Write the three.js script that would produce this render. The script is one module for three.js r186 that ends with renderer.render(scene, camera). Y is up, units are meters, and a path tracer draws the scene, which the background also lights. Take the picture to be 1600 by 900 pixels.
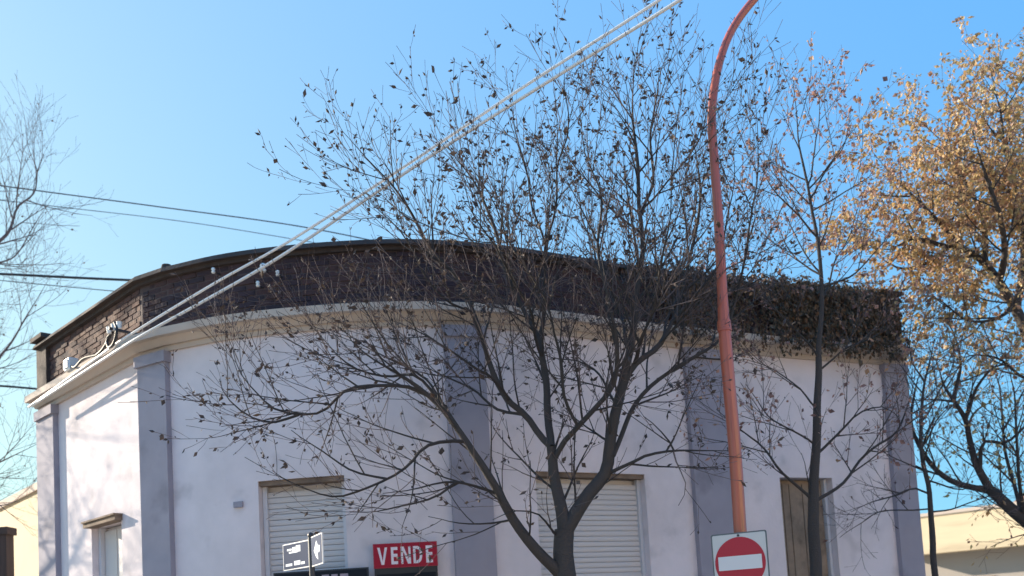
import * as THREE from 'three';
import { mergeGeometries } from 'three/addons/utils/BufferGeometryUtils.js';
import { ImprovedNoise } from 'three/addons/math/ImprovedNoise.js';
import { RoundedBoxGeometry } from 'three/addons/geometries/RoundedBoxGeometry.js';

// ---------------------------------------------------------------- camera, sky, sun, exposure
const scene = new THREE.Scene();
const EYE = 1.6, FOCAL = 1500, ROW = 855;
const camera = new THREE.PerspectiveCamera(2 * Math.atan(ROW / FOCAL) * 180 / Math.PI, 1600 / (2 * ROW), 0.1, 600);
camera.setViewOffset(1600, 2 * ROW, 0, 0, 1600, 900);       // the picture is the upper part of a taller frame
camera.position.set(0, EYE, 0);
camera.rotation.order = 'YXZ';
camera.rotation.set(4.6 * Math.PI / 180, 0, -3.35 * Math.PI / 180);
camera.focus = 7.5; camera.userData.fStop = 1.6;            // a small soft phone lens
camera.updateMatrixWorld();

const sunTurn = 28.5 * Math.PI / 180, sunHeight = 18 * Math.PI / 180;
const sunDir = new THREE.Vector3(-Math.cos(sunTurn) * Math.cos(sunHeight), Math.sin(sunHeight), -Math.sin(sunTurn) * Math.cos(sunHeight));
{
  const W = 512, H = 256, data = new Float32Array(W * H * 4), d = new THREE.Vector3();
  const up = [0.055, 0.37, 1.0], low = [0.17, 0.66, 1.0], glow = [1.75, 1.55, 0.30], SCALE = 0.435;   // radiance in the sunlit scene's units; the exposure brings it back
  for (let j = 0; j < H; j++) for (let i = 0; i < W; i++) {
    const el = ((j + 0.5) / H - 0.5) * Math.PI, az = ((i + 0.5) / W - 0.5) * 2 * Math.PI;
    d.set(Math.cos(el) * Math.cos(az), Math.sin(el), Math.cos(el) * Math.sin(az));
    const h = Math.max(0, el), k = Math.exp(-h / 0.30), a = Math.acos(Math.min(1, d.dot(sunDir)));
    const g = Math.exp(-a / 0.60), o = (j * W + i) * 4;
    for (let c = 0; c < 3; c++) data[o + c] = SCALE * (up[c] + (low[c] - up[c]) * k + glow[c] * g * (0.45 + 0.9 * k));
    data[o + 3] = 1;
  }
  const sky = new THREE.DataTexture(data, W, H, THREE.RGBAFormat, THREE.FloatType);
  sky.mapping = THREE.EquirectangularReflectionMapping;
  sky.magFilter = THREE.LinearFilter; sky.needsUpdate = true;
  scene.background = sky; scene.environment = sky;
}
const sun = new THREE.DirectionalLight(new THREE.Color(1, 0.86, 0.68), 5);
sun.position.copy(sunDir).multiplyScalar(60); sun.target.position.set(0, 0, -9); sun.position.add(sun.target.position);
sun.castShadow = true; sun.shadow.mapSize.set(4096, 4096);
Object.assign(sun.shadow.camera, { left: -30, right: 30, top: 30, bottom: -30, near: 1, far: 150 });
scene.add(sun, sun.target);
const renderer = new THREE.WebGLRenderer({ antialias: true });
renderer.setSize(1024, 576);
renderer.toneMapping = THREE.LinearToneMapping; renderer.toneMappingExposure = 2.3;
renderer.shadowMap.enabled = true;

// ---------------------------------------------------------------- helpers
const V = (x, y, z) => new THREE.Vector3(x, y, z), UP = V(0, 1, 0);
function spot(px, py, depth) {                             // a survey sighting: a point of the photograph at a known depth, in metres
  const v = V((px - 800) / FOCAL, (ROW - py) / FOCAL, -1).applyQuaternion(camera.quaternion);
  return v.multiplyScalar(depth / -v.z).add(camera.position);
}
function rng(a) { return () => { a = (a + 0x6d2b79f5) | 0; let t = Math.imul(a ^ (a >>> 15), 1 | a); t = (t + Math.imul(t ^ (t >>> 7), 61 | t)) ^ t; return ((t ^ (t >>> 14)) >>> 0) / 4294967296; }; }
const taken = new Map();
function numbered(name) { const n = taken.get(name) ?? 0; taken.set(name, n + 1); return n ? name + '_' + String(n).padStart(3, '0') : name; }
function thing(name, label, category, at = V(0, 0, 0), group) {
  const o = new THREE.Group(); o.name = numbered(name); o.position.copy(at); scene.add(o);
  o.userData = { label, category }; if (group) o.userData.group = group;
  return o;
}
function part(name, geo, mat, parent, label) {             // geometry in world metres; moved into the parent's frame
  const m = new THREE.Mesh(geo, mat); m.name = name; m.castShadow = m.receiveShadow = true;
  if (parent) {
    const p = V(0, 0, 0); for (let q = parent; q; q = q.parent) p.add(q.position);
    geo.translate(-p.x, -p.y, -p.z); parent.add(m);
  } else scene.add(m);
  if (label) m.userData.label = label;
  return m;
}
function setting(name, geo, mat) { const m = part(name, geo, mat, null); m.userData = { kind: 'structure' }; return m; }
const lin = (r, g, b) => new THREE.Color().setRGB(r, g, b);

// textures: value noise tiles, 0..1
const noise = new ImprovedNoise();
function noiseTile(N, period, octaves, seed, shape = (v) => v, gain = 0.5) {
  const a = new Float32Array(N * N);
  for (let j = 0; j < N; j++) for (let i = 0; i < N; i++) {
    let v = 0, amp = 1, f = period, tot = 0;
    for (let o = 0; o < octaves; o++) {                    // a torus in noise space keeps the tile seamless
      const x = i / N * f, y = j / N * f, wx = i / N, wy = j / N;
      const n = (p, q) => noise.noise(p + seed * 7.3 + o * 31.7, q + seed * 3.1, seed * 1.7 + o);
      const n00 = n(x, y), n10 = n(x - f, y), n01 = n(x, y - f), n11 = n(x - f, y - f);
      v += amp * ((n00 * (1 - wx) + n10 * wx) * (1 - wy) + (n01 * (1 - wx) + n11 * wx) * wy);
      tot += amp; amp *= gain; f *= 2;
    }
    a[j * N + i] = shape(Math.min(1, Math.max(0, 0.5 + 0.8 * v / tot)));
  }
  return a;
}
function tex(N, fn, srgb, size) {                          // fn(k) -> [r,g,b] 0..1; size: metres per tile
  const d = new Uint8Array(N * N * 4);
  for (let k = 0; k < N * N; k++) { const c = fn(k); d[k * 4] = 255 * c[0]; d[k * 4 + 1] = 255 * c[1]; d[k * 4 + 2] = 255 * c[2]; d[k * 4 + 3] = 255; }
  const t = new THREE.DataTexture(d, N, N); t.magFilter = THREE.LinearFilter; t.minFilter = THREE.LinearMipmapLinearFilter; t.generateMipmaps = true;
  t.wrapS = t.wrapT = THREE.RepeatWrapping; if (srgb) t.colorSpace = THREE.SRGBColorSpace;
  t.repeat.set(1 / size, 1 / size); t.needsUpdate = true; return t;
}
const fine = noiseTile(256, 24, 4, 1), coarse = noiseTile(256, 4, 5, 2), grime = noiseTile(256, 7, 5, 3);
const g3 = (v) => [v, v, v];
const stuccoBump = tex(256, (k) => g3(fine[k] * 0.7 + coarse[k] * 0.3), false, 0.9);
const stuccoTone = tex(256, (k) => { const v = 0.96 + 0.14 * (coarse[k] - .45) - 0.22 * Math.max(0, grime[k] - 0.58) / 0.42 - 0.05 * (fine[k] - .5); const q = Math.min(1, v); return [q, q * 0.992, q * 0.975]; }, true, 3.1);
const grimyTone = tex(256, (k) => { const v = 0.72 + 0.36 * (coarse[k] - 0.5) - 0.6 * Math.max(0, grime[k] - 0.52) + 0.14 * (fine[k] - .5); const q = Math.min(1, Math.max(0.1, v)); return [q, q * 0.97, q * 0.92]; }, true, 1.3);
const paintTone = tex(256, (k) => { const f = Math.max(0, grime[k] - .6) / .4, v = .84 + .3 * (coarse[k] - .5) + .1 * (fine[k] - .5); const q = Math.min(1, Math.max(.2, v - .5 * f)); return [q, q * (1 - .1 * f), q]; }, true, 0.7);
const barkBump = tex(256, (k) => g3(fine[k]), false, 0.25);

const M = {};
const mat = (o) => new THREE.MeshStandardMaterial({ roughness: 0.9, metalness: 0, ...o });
M.wall = mat({ color: lin(0.80, 0.735, 0.79), map: stuccoTone, bumpMap: stuccoBump, bumpScale: 0.0025, roughness: 0.92 });
M.pilaster = mat({ color: lin(0.36, 0.345, 0.42), map: stuccoTone, bumpMap: stuccoBump, bumpScale: 0.001 });
M.cornice = mat({ color: lin(0.60, 0.51, 0.45), map: stuccoTone, bumpMap: stuccoBump, bumpScale: 0.004 });
M.coping = mat({ color: lin(0.13, 0.10, 0.10), map: grimyTone, bumpMap: stuccoBump, bumpScale: 0.006 });
M.mortar = mat({ color: lin(0.085, 0.06, 0.06), bumpMap: stuccoBump, bumpScale: 0.006 });
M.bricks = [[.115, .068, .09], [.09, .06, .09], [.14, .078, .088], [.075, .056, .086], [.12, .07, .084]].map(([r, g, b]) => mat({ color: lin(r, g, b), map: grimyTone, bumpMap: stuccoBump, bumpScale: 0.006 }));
M.shutter = mat({ color: lin(0.60, 0.57, 0.57), roughness: 0.6 });
M.lintel = mat({ color: lin(0.44, 0.34, 0.28), map: grimyTone });
M.frame = mat({ color: lin(0.62, 0.62, 0.66), roughness: 0.6 });
M.wood = mat({ color: lin(0.5, 0.4, 0.33), map: grimyTone, roughness: 0.7 });
M.roof = mat({ color: lin(0.22, 0.2, 0.19), map: grimyTone });
M.street = mat({ color: lin(0.30, 0.275, 0.24), map: stuccoTone, bumpMap: stuccoBump, bumpScale: 0.006 });
M.paving = mat({ color: lin(0.38, 0.35, 0.31), map: grimyTone, bumpMap: stuccoBump, bumpScale: 0.003 });
M.bark = mat({ color: lin(0.06, 0.052, 0.05), bumpMap: barkBump, bumpScale: 0.01 });
M.twig = mat({ color: lin(0.14, 0.108, 0.108), bumpMap: barkBump, bumpScale: 0.004 });
M.barkPale = mat({ color: lin(0.18, 0.14, 0.14), bumpMap: barkBump, bumpScale: 0.01 });
M.orange = new THREE.MeshPhysicalMaterial({ color: lin(0.62, 0.135, 0.07), roughness: 0.4, clearcoat: 0.7, clearcoatRoughness: 0.25, map: paintTone });
M.darkMetal = mat({ color: lin(0.05, 0.052, 0.06), roughness: 0.5 });
M.cable = mat({ color: lin(0.80, 0.78, 0.76), roughness: 0.45 });
M.black = mat({ color: lin(0.03, 0.03, 0.034), roughness: 0.6 });
M.porcelain = mat({ color: lin(0.78, 0.78, 0.76), roughness: 0.25 });
M.cream = mat({ color: lin(0.72, 0.60, 0.42), map: stuccoTone, bumpMap: stuccoBump, bumpScale: 0.005 });
M.opposite = mat({ color: lin(0.74, 0.62, 0.47), map: stuccoTone, bumpMap: stuccoBump, bumpScale: 0.005 });
M.greyWall = mat({ color: lin(0.40, 0.37, 0.35), map: stuccoTone });
M.tile = mat({ color: lin(0.30, 0.15, 0.10), map: grimyTone });

// ---------------------------------------------------------------- ground
{
  const g = new THREE.PlaneGeometry(400, 400); g.rotateX(-Math.PI / 2);
  const uv = g.attributes.uv; for (let i = 0; i < uv.count; i++) uv.setXY(i, uv.getX(i) * 400, uv.getY(i) * 400);
  setting('ground', g, M.street);
}

// ---------------------------------------------------------------- plan of the corner building
const plan = [];                                           // {x, z, s, nx, nz}: outer face of the wall, left to right
{
  const front = new THREE.CatmullRomCurve3([[-3.51, -9.99], [-2.8, -9.73], [-2.0, -9.6], [-1.1, -9.6], [-.5, -9.72], [0, -9.9], [.5, -10.16], [1.65, -10.8], [2.9, -11.43], [3.8, -11.86], [5.3, -12.5]].map(([x, z]) => V(x, 0, z)), false, 'centripetal');
  const pts = [V(-6.05, 0, -12.35), V(-3.88, 0, -10.2), ...front.getSpacedPoints(72)];
  let s = 0;
  pts.forEach((p, i) => {
    if (i) s += p.distanceTo(pts[i - 1]);
    const a = pts[Math.max(0, i - 1)], b = pts[Math.min(pts.length - 1, i + 1)];
    const n1 = i ? V(p.z - a.z, 0, a.x - p.x).negate().normalize() : null, n2 = i < pts.length - 1 ? V(b.z - p.z, 0, p.x - b.x).negate().normalize() : null;
    const n = n1 && n2 ? n1.clone().add(n2).normalize() : (n1 ?? n2).clone();
    if (n1 && n2) n.multiplyScalar(1 / n.dot(n1));
    plan.push({ x: p.x, z: p.z, s, nx: n.x, nz: n.z });
  });
}
const END = plan[plan.length - 1].s;
function onPlan(s, o = 0) {                                // point on the plan, o metres out from the wall face
  let i = 1; while (i < plan.length - 1 && plan[i].s < s) i++;
  const a = plan[i - 1], b = plan[i], t = (s - a.s) / (b.s - a.s), L = (k) => a[k] + (b[k] - a[k]) * t;
  return V(L('x') + o * L('nx'), 0, L('z') + o * L('nz'));
}
function heading(s) { const a = onPlan(Math.max(0, s - .02)), b = onPlan(Math.min(END, s + .02)); return Math.atan2(-(b.z - a.z), b.x - a.x); }   // rotation.y that lays local x along the wall
const wallPoint = (s, y, o) => onPlan(s, o).setY(y);
function block(s0, s1, y0, y1, o0, o1, topOut) {           // a bar that follows the plan; topOut: outer offset at its top, for mouldings
  const cuts = [s0, ...plan.map((p) => p.s).filter((s) => s > s0 + 1e-4 && s < s1 - 1e-4), s1], P = [], U = [], oT = topOut ?? o1;
  const quad = (a, b, c, d, ua, ub, uc, ud) => { P.push(...a, ...b, ...c, ...a, ...c, ...d); U.push(...ua, ...ub, ...uc, ...ua, ...uc, ...ud); };
  const at = (s, y, o) => wallPoint(s, y, o).toArray();
  for (let i = 1; i < cuts.length; i++) {
    const a = cuts[i - 1], b = cuts[i];
    quad(at(a, y0, o1), at(b, y0, o1), at(b, y1, oT), at(a, y1, oT), [a, y0], [b, y0], [b, y1], [a, y1]);
    quad(at(b, y0, o0), at(a, y0, o0), at(a, y1, o0), at(b, y1, o0), [b, y0], [a, y0], [a, y1], [b, y1]);
    quad(at(a, y1, oT), at(b, y1, oT), at(b, y1, o0), at(a, y1, o0), [a, oT], [b, oT], [b, o0], [a, o0]);
    quad(at(a, y0, o0), at(b, y0, o0), at(b, y0, o1), at(a, y0, o1), [a, o0], [b, o0], [b, o1], [a, o1]);
  }
  quad(at(s0, y0, o0), at(s0, y0, o1), at(s0, y1, oT), at(s0, y1, o0), [o0, y0], [o1, y0], [oT, y1], [o0, y1]);
  quad(at(s1, y0, o1), at(s1, y0, o0), at(s1, y1, o0), at(s1, y1, oT), [o1, y0], [o0, y0], [o0, y1], [oT, y1]);
  const g = new THREE.BufferGeometry();
  g.setAttribute('position', new THREE.Float32BufferAttribute(P, 3)); g.setAttribute('uv', new THREE.Float32BufferAttribute(U, 2)); g.computeVertexNormals();
  return g;
}
const inner = (() => { const a = onPlan(0, 0), b = onPlan(END, 0); return [V(b.x - 1.95, 0, b.z - 4.6), V(a.x + 2.8, 0, a.z - 2.85)]; })();   // the two rear corners
const outline = [...plan.map((p) => [p.x, p.z]), ...inner.map((p) => [p.x, p.z])];
function inBuilding(p, margin = 0.12) {
  if (p.y > 5.68) return false;
  let hit = false, near = false;
  for (let i = 0, j = outline.length - 1; i < outline.length; j = i++) {
    const [xi, zi] = outline[i], [xj, zj] = outline[j];
    if ((zi > p.z) !== (zj > p.z) && p.x < (xj - xi) * (p.z - zi) / (zj - zi) + xi) hit = !hit;
    const dx = xj - xi, dz = zj - zi, t = Math.min(1, Math.max(0, ((p.x - xi) * dx + (p.z - zi) * dz) / (dx * dx + dz * dz)));
    if (Math.hypot(p.x - xi - t * dx, p.z - zi - t * dz) < margin) near = true;
  }
  return hit || near;
}
setting('sidewalk', mergeGeometries([block(0, END, -0.1, 0.15, 0.004, 2.7)]), M.paving);

// ---------------------------------------------------------------- the corner building
const WALL_TOP = 4.70, CORNICE_TOP = 4.90, BRICK_TOP = 5.502, TOP = 5.60;
const building = thing('corner_building', 'white single-storey corner building with curved facade and dark brick parapet', 'building', V(0, 0, -11));
{
  const openings = [[1.56, 2.40, 0.15, 3.02], [4.50, 5.40, 0.85, 3.2], [7.42, 8.85, 0.85, 3.2], [10.83, 11.66, 0.15, 3.2]];
  const w = []; let at = 0;
  for (const [a, b, y0, y1] of openings) { w.push(block(at, a, 0, WALL_TOP, -.3, 0), block(a, b, 0, y0, -.3, 0), block(a, b, y1, WALL_TOP, -.3, 0)); at = b; }
  w.push(block(at, END, 0, WALL_TOP, -.3, 0));
  part('wall', mergeGeometries(w), M.wall, building);
  // rear walls and roof, which close the volume
  const a = onPlan(0, -.3), b = onPlan(END, -.3), r = [];
  for (const [p, q] of [[b, inner[0]], [inner[0], inner[1]], [inner[1], a]]) {
    const L = p.distanceTo(q), g = new THREE.BoxGeometry(L, CORNICE_TOP, .25); g.rotateY(Math.atan2(-(q.z - p.z), q.x - p.x)); g.translate((p.x + q.x) / 2, CORNICE_TOP / 2, (p.z + q.z) / 2); r.push(g);
  }
  part('rear_wall', mergeGeometries(r), M.wall, building);
  const sh = new THREE.Shape([...plan.map((p) => new THREE.Vector2(p.x - p.nx * .25, -(p.z - p.nz * .25))), ...inner.map((p) => new THREE.Vector2(p.x, -p.z))]);
  const rg = new THREE.ExtrudeGeometry(sh, { depth: .15, bevelEnabled: false }); rg.rotateX(-Math.PI / 2); rg.translate(0, 4.5, 0);
  part('roof', rg, M.roof, building);
  // pilasters
  for (const [s0, s1] of [[0.02, 0.60], [3.05, 3.47], [6.47, 6.89], [9.50, 10.03], [12.62, END - .004]]) {
    part('pilaster', mergeGeometries([block(s0, s1, 0, WALL_TOP - .12, -.02, .07), block(s0 - (s0 > .1 ? .02 : 0), s1 + (s1 < 12.9 ? .02 : 0), WALL_TOP - .12, WALL_TOP - .004, -.02, .1)]), M.pilaster, building);
  }
  // cornice: three stepped mouldings
  part('cornice', mergeGeometries([block(0, END, WALL_TOP, WALL_TOP + .055, -.3, .035), block(0, END, WALL_TOP + .055, WALL_TOP + .12, -.3, .07, .13), block(0, END, WALL_TOP + .12, CORNICE_TOP, -.3, .2)]), M.cornice, building);
  // brick parapet
  const parapet = part('parapet', block(0.003, END - .003, CORNICE_TOP, BRICK_TOP, -.2, -.012), M.mortar, building);
  const variants = [[.188, .052, .10], [.186, .05, .104], [.184, .053, .102]].map(([l, h, t]) => new RoundedBoxGeometry(l, h, t, 1, .006));
  const half = variants.map((v) => { const g = v.clone(); g.scale(.48, 1, 1); return g; });
  for (const g of [...variants, ...half]) { const uv = g.attributes.uv, p = g.attributes.position; for (let i = 0; i < uv.count; i++) uv.setXY(i, p.getX(i), p.getY(i)); }
  const R = rng(11), sunlitBricks = [[.26, .135, .12], [.2, .11, .11], [.31, .18, .15], [.16, .095, .10], [.24, .14, .13]].map(([r, g, b]) => mat({ color: lin(r, g, b), map: grimyTone, bumpMap: stuccoBump, bumpScale: 0.006 })), bricks = [], pitch = .198;  // red-brown bricks of the sunlit side wall, sun brightness put into their lighter colour
  for (let c = 0; c < 10; c++) {
    const y = CORNICE_TOP + .03 + c * .06;
    for (const [from, to] of [[0.05, 3.03], [3.07, END - .04]]) {
      let s = from + (c % 2 ? 0 : pitch / 2);
      if (c % 2 === 0) bricks.push([from + .046, y, true]);
      for (; s + .19 < to; s += pitch) bricks.push([s + .096, y, false]);
      if (to - s > .1) bricks.push([s + .046, y, true]);
    }
  }
  bricks.sort((p, q) => (p[0] < 3.05 ? 0 : wallPoint(p[0], 5, 0).length()) - (q[0] < 3.05 ? 0 : wallPoint(q[0], 5, 0).length()));
  const rest = M.bricks.map(() => []);
  bricks.forEach(([s, y, isHalf], i) => {
    const k = Math.floor(R() * 3), m = Math.floor(R() * R() * 5 + R() * 1.5) % 5, g = (isHalf ? half : variants)[k];
    const p = wallPoint(s, y + (R() - .5) * .006, -.056 + (R() - .5) * .014), turn = heading(s) + (R() - .5) * .03;
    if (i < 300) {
      const b = new THREE.Mesh(g, (s < 3.05 ? sunlitBricks : M.bricks)[m]); b.name = 'brick'; b.castShadow = b.receiveShadow = true;
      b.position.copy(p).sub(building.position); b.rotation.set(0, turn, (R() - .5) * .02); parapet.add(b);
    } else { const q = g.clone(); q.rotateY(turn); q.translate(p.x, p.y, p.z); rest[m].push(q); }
  });
  rest.forEach((l, m) => { if (l.length) { const o = part('far_bricks', mergeGeometries(l), M.bricks[m], parapet); o.userData.kind = 'stuff'; } });
  part('coping', mergeGeometries([block(0, END, BRICK_TOP, BRICK_TOP + .04, -.24, .04), block(0, END, BRICK_TOP + .04, TOP, -.27, .1, .07)]), M.coping, building);
  for (const [s0, s1] of [[0, .34], [12.72, END]]) part('parapet_pier', mergeGeometries([block(s0 + .004, s1, CORNICE_TOP + .002, TOP + .02, -.22, .045), block(s0 + .002, s1 + (s0 ? -.004 : .05), TOP + .02, TOP + .075, -.3, .12)]), M.coping, building);
  { const g = new THREE.CylinderGeometry(.05, .075, .1, 10); const p = wallPoint(3.38, TOP + .045, -.08); g.translate(p.x, p.y, p.z); part('finial', g, M.coping, building); }

  // roller shutters
  for (const [a, b, y0, y1] of [openings[1], openings[2]]) {
    const mid = (a + b) / 2, w = wallPoint(a, 0, -.13).distanceTo(wallPoint(b, 0, -.13)), turn = heading(mid), c = wallPoint(a, 0, -.13).add(wallPoint(b, 0, -.13)).multiplyScalar(.5);
    const place = (g, y, o = 0) => { g.rotateY(turn); g.translate(c.x + Math.sin(turn) * o, y, c.z + Math.cos(turn) * o); return g; };
    const sh = part('roller_shutter', place(new THREE.BoxGeometry(w - .01, y1 - y0 - .01, .02), (y0 + y1) / 2, -.05), M.shutter, building);
    const prof = new THREE.Shape(); prof.moveTo(0, -.027); prof.lineTo(.006, -.026); prof.quadraticCurveTo(.012, 0, .006, .026); prof.lineTo(0, .027); prof.closePath();
    const slat = new THREE.ExtrudeGeometry(prof, { depth: w - .09, bevelEnabled: false, curveSegments: 3 }); slat.translate(0, 0, -(w - .09) / 2); slat.rotateY(-Math.PI / 2);
    for (let y = y0 + .07; y < y1 - .09; y += .058) {
      const s = new THREE.Mesh(slat, M.shutter); s.name = 'slat'; s.castShadow = s.receiveShadow = true; s.rotation.y = turn;
      s.position.set(c.x, y, c.z).sub(building.position); sh.add(s);
    }
    for (const e of [-1, 1]) { const g = new THREE.BoxGeometry(.045, y1 - y0, .06); g.translate(e * (w / 2 - .0235), 0, .01); place(g, (y0 + y1) / 2); part('guide_rail', g, M.frame, sh); }
    part('lintel', block(a + .003, b - .003, y1 - .05, y1 - .003, -.16, -.02), M.lintel, building);
    part('sill', block(a - .05, b + .05, y0 - .06, y0 + .012, -.2, .06), M.cornice, building);
  }
  // plank door at the right
  {
    const [a, b, y0, y1] = openings[3], n = 7, pw = (b - a - .1) / n;
    const door = part('plank_door', block(a + .01, b - .01, y0 + .01, y1 - .01, -.2, -.165), M.wood, building);
    for (let i = 0; i < n; i++) part('plank', block(a + .05 + i * pw, a + .05 + (i + 1) * pw - .008, y0 + .03, y1 - .06, -.164, -.145 + (i % 3) * .004), M.wood, door);
    for (const s of [a + .005, b - .047]) part('door_frame', block(s, s + .042, y0, y1 - .005, -.163, -.10), M.frame, door);
  }
  // window with projecting hood on the sunny side
  {
    const [a, b, y0, y1] = openings[0];
    const win = part('shuttered_door', block(a + .01, b - .01, y0 + .01, y1 - .01, -.2, -.17), M.shutter, building);
    for (const s of [a + .004, b - .064]) part('door_frame', block(s, s + .06, y0, y1 - .005, -.168, -.08), M.frame, win);
    for (let i = 0; i < 2; i++) part('door_leaf', block(a + .075 + i * .35, a + .405 + i * .35, y0 + .03, y1 - .05, -.168, -.13), M.shutter, win);
    part('hood', mergeGeometries([block(a - .03, b + .03, y1 - .004, y1 + .05, -.05, .09), block(a - .04, b + .04, y1 + .05, y1 + .07, -.05, .11)]), M.lintel, building);
  }
  { const p = wallPoint(4.28, 2.98, .012), g = new THREE.BoxGeometry(.1, .06, .02); g.rotateY(heading(4.28)); g.translate(p.x, p.y, p.z); part('number_plate', g, M.pilaster, building); }
}

// ---------------------------------------------------------------- cables and wires
function cable(name, label, pts, r, m, group, seg = 80) {
  const c = new THREE.CatmullRomCurve3(pts, false, 'centripetal');
  const o = part(name, new THREE.TubeGeometry(c, seg, r, 6), m, null); o.name = numbered(name);
  o.userData = { label, category: 'cable' }; if (group) o.userData.group = group;
  return o;
}
const S = (l) => l.map((p) => spot(...p));
cable('service_cable', 'upper of the two thick pale cables slanting up from building corner', S([[1300, -190, 7.1], [1030, 0, 7.7], [830, 128, 8.3], [620, 268, 8.75], [445, 381, 9.15], [340, 440, 9.35], [205, 522, 9.8], [150, 560, 10.5], [45, 636, 11.95]]), .0145, M.cable, 'pale service cables');
cable('service_cable', 'lower of the two thick pale cables slanting up from building corner', S([[1330, -180, 7.0], [1062, 0, 7.6], [870, 119, 8.2], [680, 239, 8.65], [430, 406, 9.1], [330, 464, 9.3], [215, 528, 9.72], [150, 569, 10.45], [50, 634, 11.9]]), .0165, M.cable, 'pale service cables');
cable('overhead_wire', 'topmost thin wire crossing the sky at left above the roof', S([[-200, 262, 17], [0, 290, 17], [240, 322, 17.2], [470, 354, 17.4], [640, 388, 17.6]]), .011, M.darkMetal, 'thin overhead wires');
cable('overhead_wire', 'faint thin wire just under the topmost wire at left', S([[-200, 290, 18], [100, 324, 18], [300, 348, 18], [520, 384, 18]]), .007, M.darkMetal, 'thin overhead wires');
cable('overhead_wire', 'dark thick wire ending at the notch in the roofline', S([[-200, 420, 15], [0, 428, 15], [120, 434, 15], [300, 442, 15]]), .02, M.black, 'thin overhead wires');
cable('overhead_wire', 'faint wire just below the dark wire at the roof notch', S([[-200, 418, 17], [30, 441, 17], [190, 456, 17], [260, 462, 17]]), .008, M.darkMetal, 'thin overhead wires');
cable('overhead_wire', 'short dark wire reaching the left end of the parapet', S([[-200, 594, 14.5], [0, 603, 14.5], [62, 608, 14.5], [140, 614, 14.5]]), .017, M.black, 'thin overhead wires');
{
  const pts = []; for (let s = 5.25; s < 9.6; s += .2) pts.push(wallPoint(s, CORNICE_TOP + .014, .14 + .02 * Math.sin(s * 5)));
  cable('cornice_cable', 'thin black cable lying along the top of the cornice', pts, .013, M.black);
}
{   // bracket on the corner of the parapet, where the cables are tied off
  const b = thing('cable_bracket', 'dark bracket with looped cable at the building corner', 'bracket', wallPoint(3.0, CORNICE_TOP, .02));
  const a = wallPoint(3.0, 4.98, -.01), c = wallPoint(3.0, 4.98, .36), ax = c.clone().sub(a);
  const g = new THREE.CylinderGeometry(.018, .018, ax.length(), 8); g.rotateX(Math.PI / 2); g.rotateY(Math.atan2(ax.x, ax.z)); g.translate((a.x + c.x) / 2, a.y, (a.z + c.z) / 2);
  part('arm', g, M.darkMetal, b);
  const loop = new THREE.CatmullRomCurve3([wallPoint(3.02, 5.05, .3), wallPoint(3.1, 4.95, .33), wallPoint(3.05, 4.83, .32), wallPoint(2.86, 4.82, .3), wallPoint(2.78, 4.93, .28), wallPoint(2.9, 4.99, .27), wallPoint(2.6, 4.88, .25), wallPoint(2.4, 4.86, .24)]);
  part('cable_loop', new THREE.TubeGeometry(loop, 50, .016, 6), M.black, b);
  for (const s of [2.88, 3.0, 3.1]) { const i = new THREE.CylinderGeometry(.03, .022, .07, 10); const p = wallPoint(s, 5.0, .3); i.translate(p.x, p.y, p.z); part('insulator', i, M.porcelain, b); }
  const j = thing('junction_box', 'small pale junction box hanging from the cornice edge at left', 'junction box', wallPoint(1.5, CORNICE_TOP, .2));
  const q = wallPoint(1.5, 4.97, .17), h = new RoundedBoxGeometry(.16, .15, .12, 2, .015); h.rotateY(heading(1.5)); h.translate(q.x, q.y, q.z); part('box', h, M.porcelain, j);
  const lid = new RoundedBoxGeometry(.13, .1, .02, 1, .006); const lp = wallPoint(1.5, 4.97, .235); lid.rotateY(heading(1.5)); lid.translate(lp.x, lp.y, lp.z); part('lid', lid, M.frame, j);
  const t = new THREE.CatmullRomCurve3([wallPoint(1.58, 4.93, .2), wallPoint(1.8, 4.87, .24), wallPoint(2.05, 4.9, .25), wallPoint(2.4, 4.86, .24)]); part('lead', new THREE.TubeGeometry(t, 20, .014, 6), M.black, j);
}
[[4.69, 5.37, 'largest white porcelain insulator on the parapet below the cables'], [4.84, 5.30, 'right-hand small white insulator on the dark parapet'], [4.63, 5.21, 'lowest small white insulator on the dark parapet'], [4.15, 5.42, 'insulator on the parapet where the upper cable passes']].forEach(([s, y, label], i) => {
  const o = thing('insulator', label, 'insulator', wallPoint(s, y - .03, 0), 'parapet insulators'), r = i ? .022 : .034;
  const pin = new THREE.CylinderGeometry(.008, .008, .13, 6); pin.rotateX(Math.PI / 2); pin.rotateY(heading(s)); const p = wallPoint(s, y, .05); pin.translate(p.x, p.y, p.z); part('pin', pin, M.darkMetal, o);
  const body = new THREE.LatheGeometry([[0, -.045], [.7, -.045], [1, -.02], [.6, 0], [1, .02], [.7, .045], [0, .05]].map(([a, b]) => new THREE.Vector2(a * r, b * r / .034)), 12); const q = wallPoint(s, y, .11); body.translate(q.x, q.y, q.z); part('body', body, M.porcelain, o);
});

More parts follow.
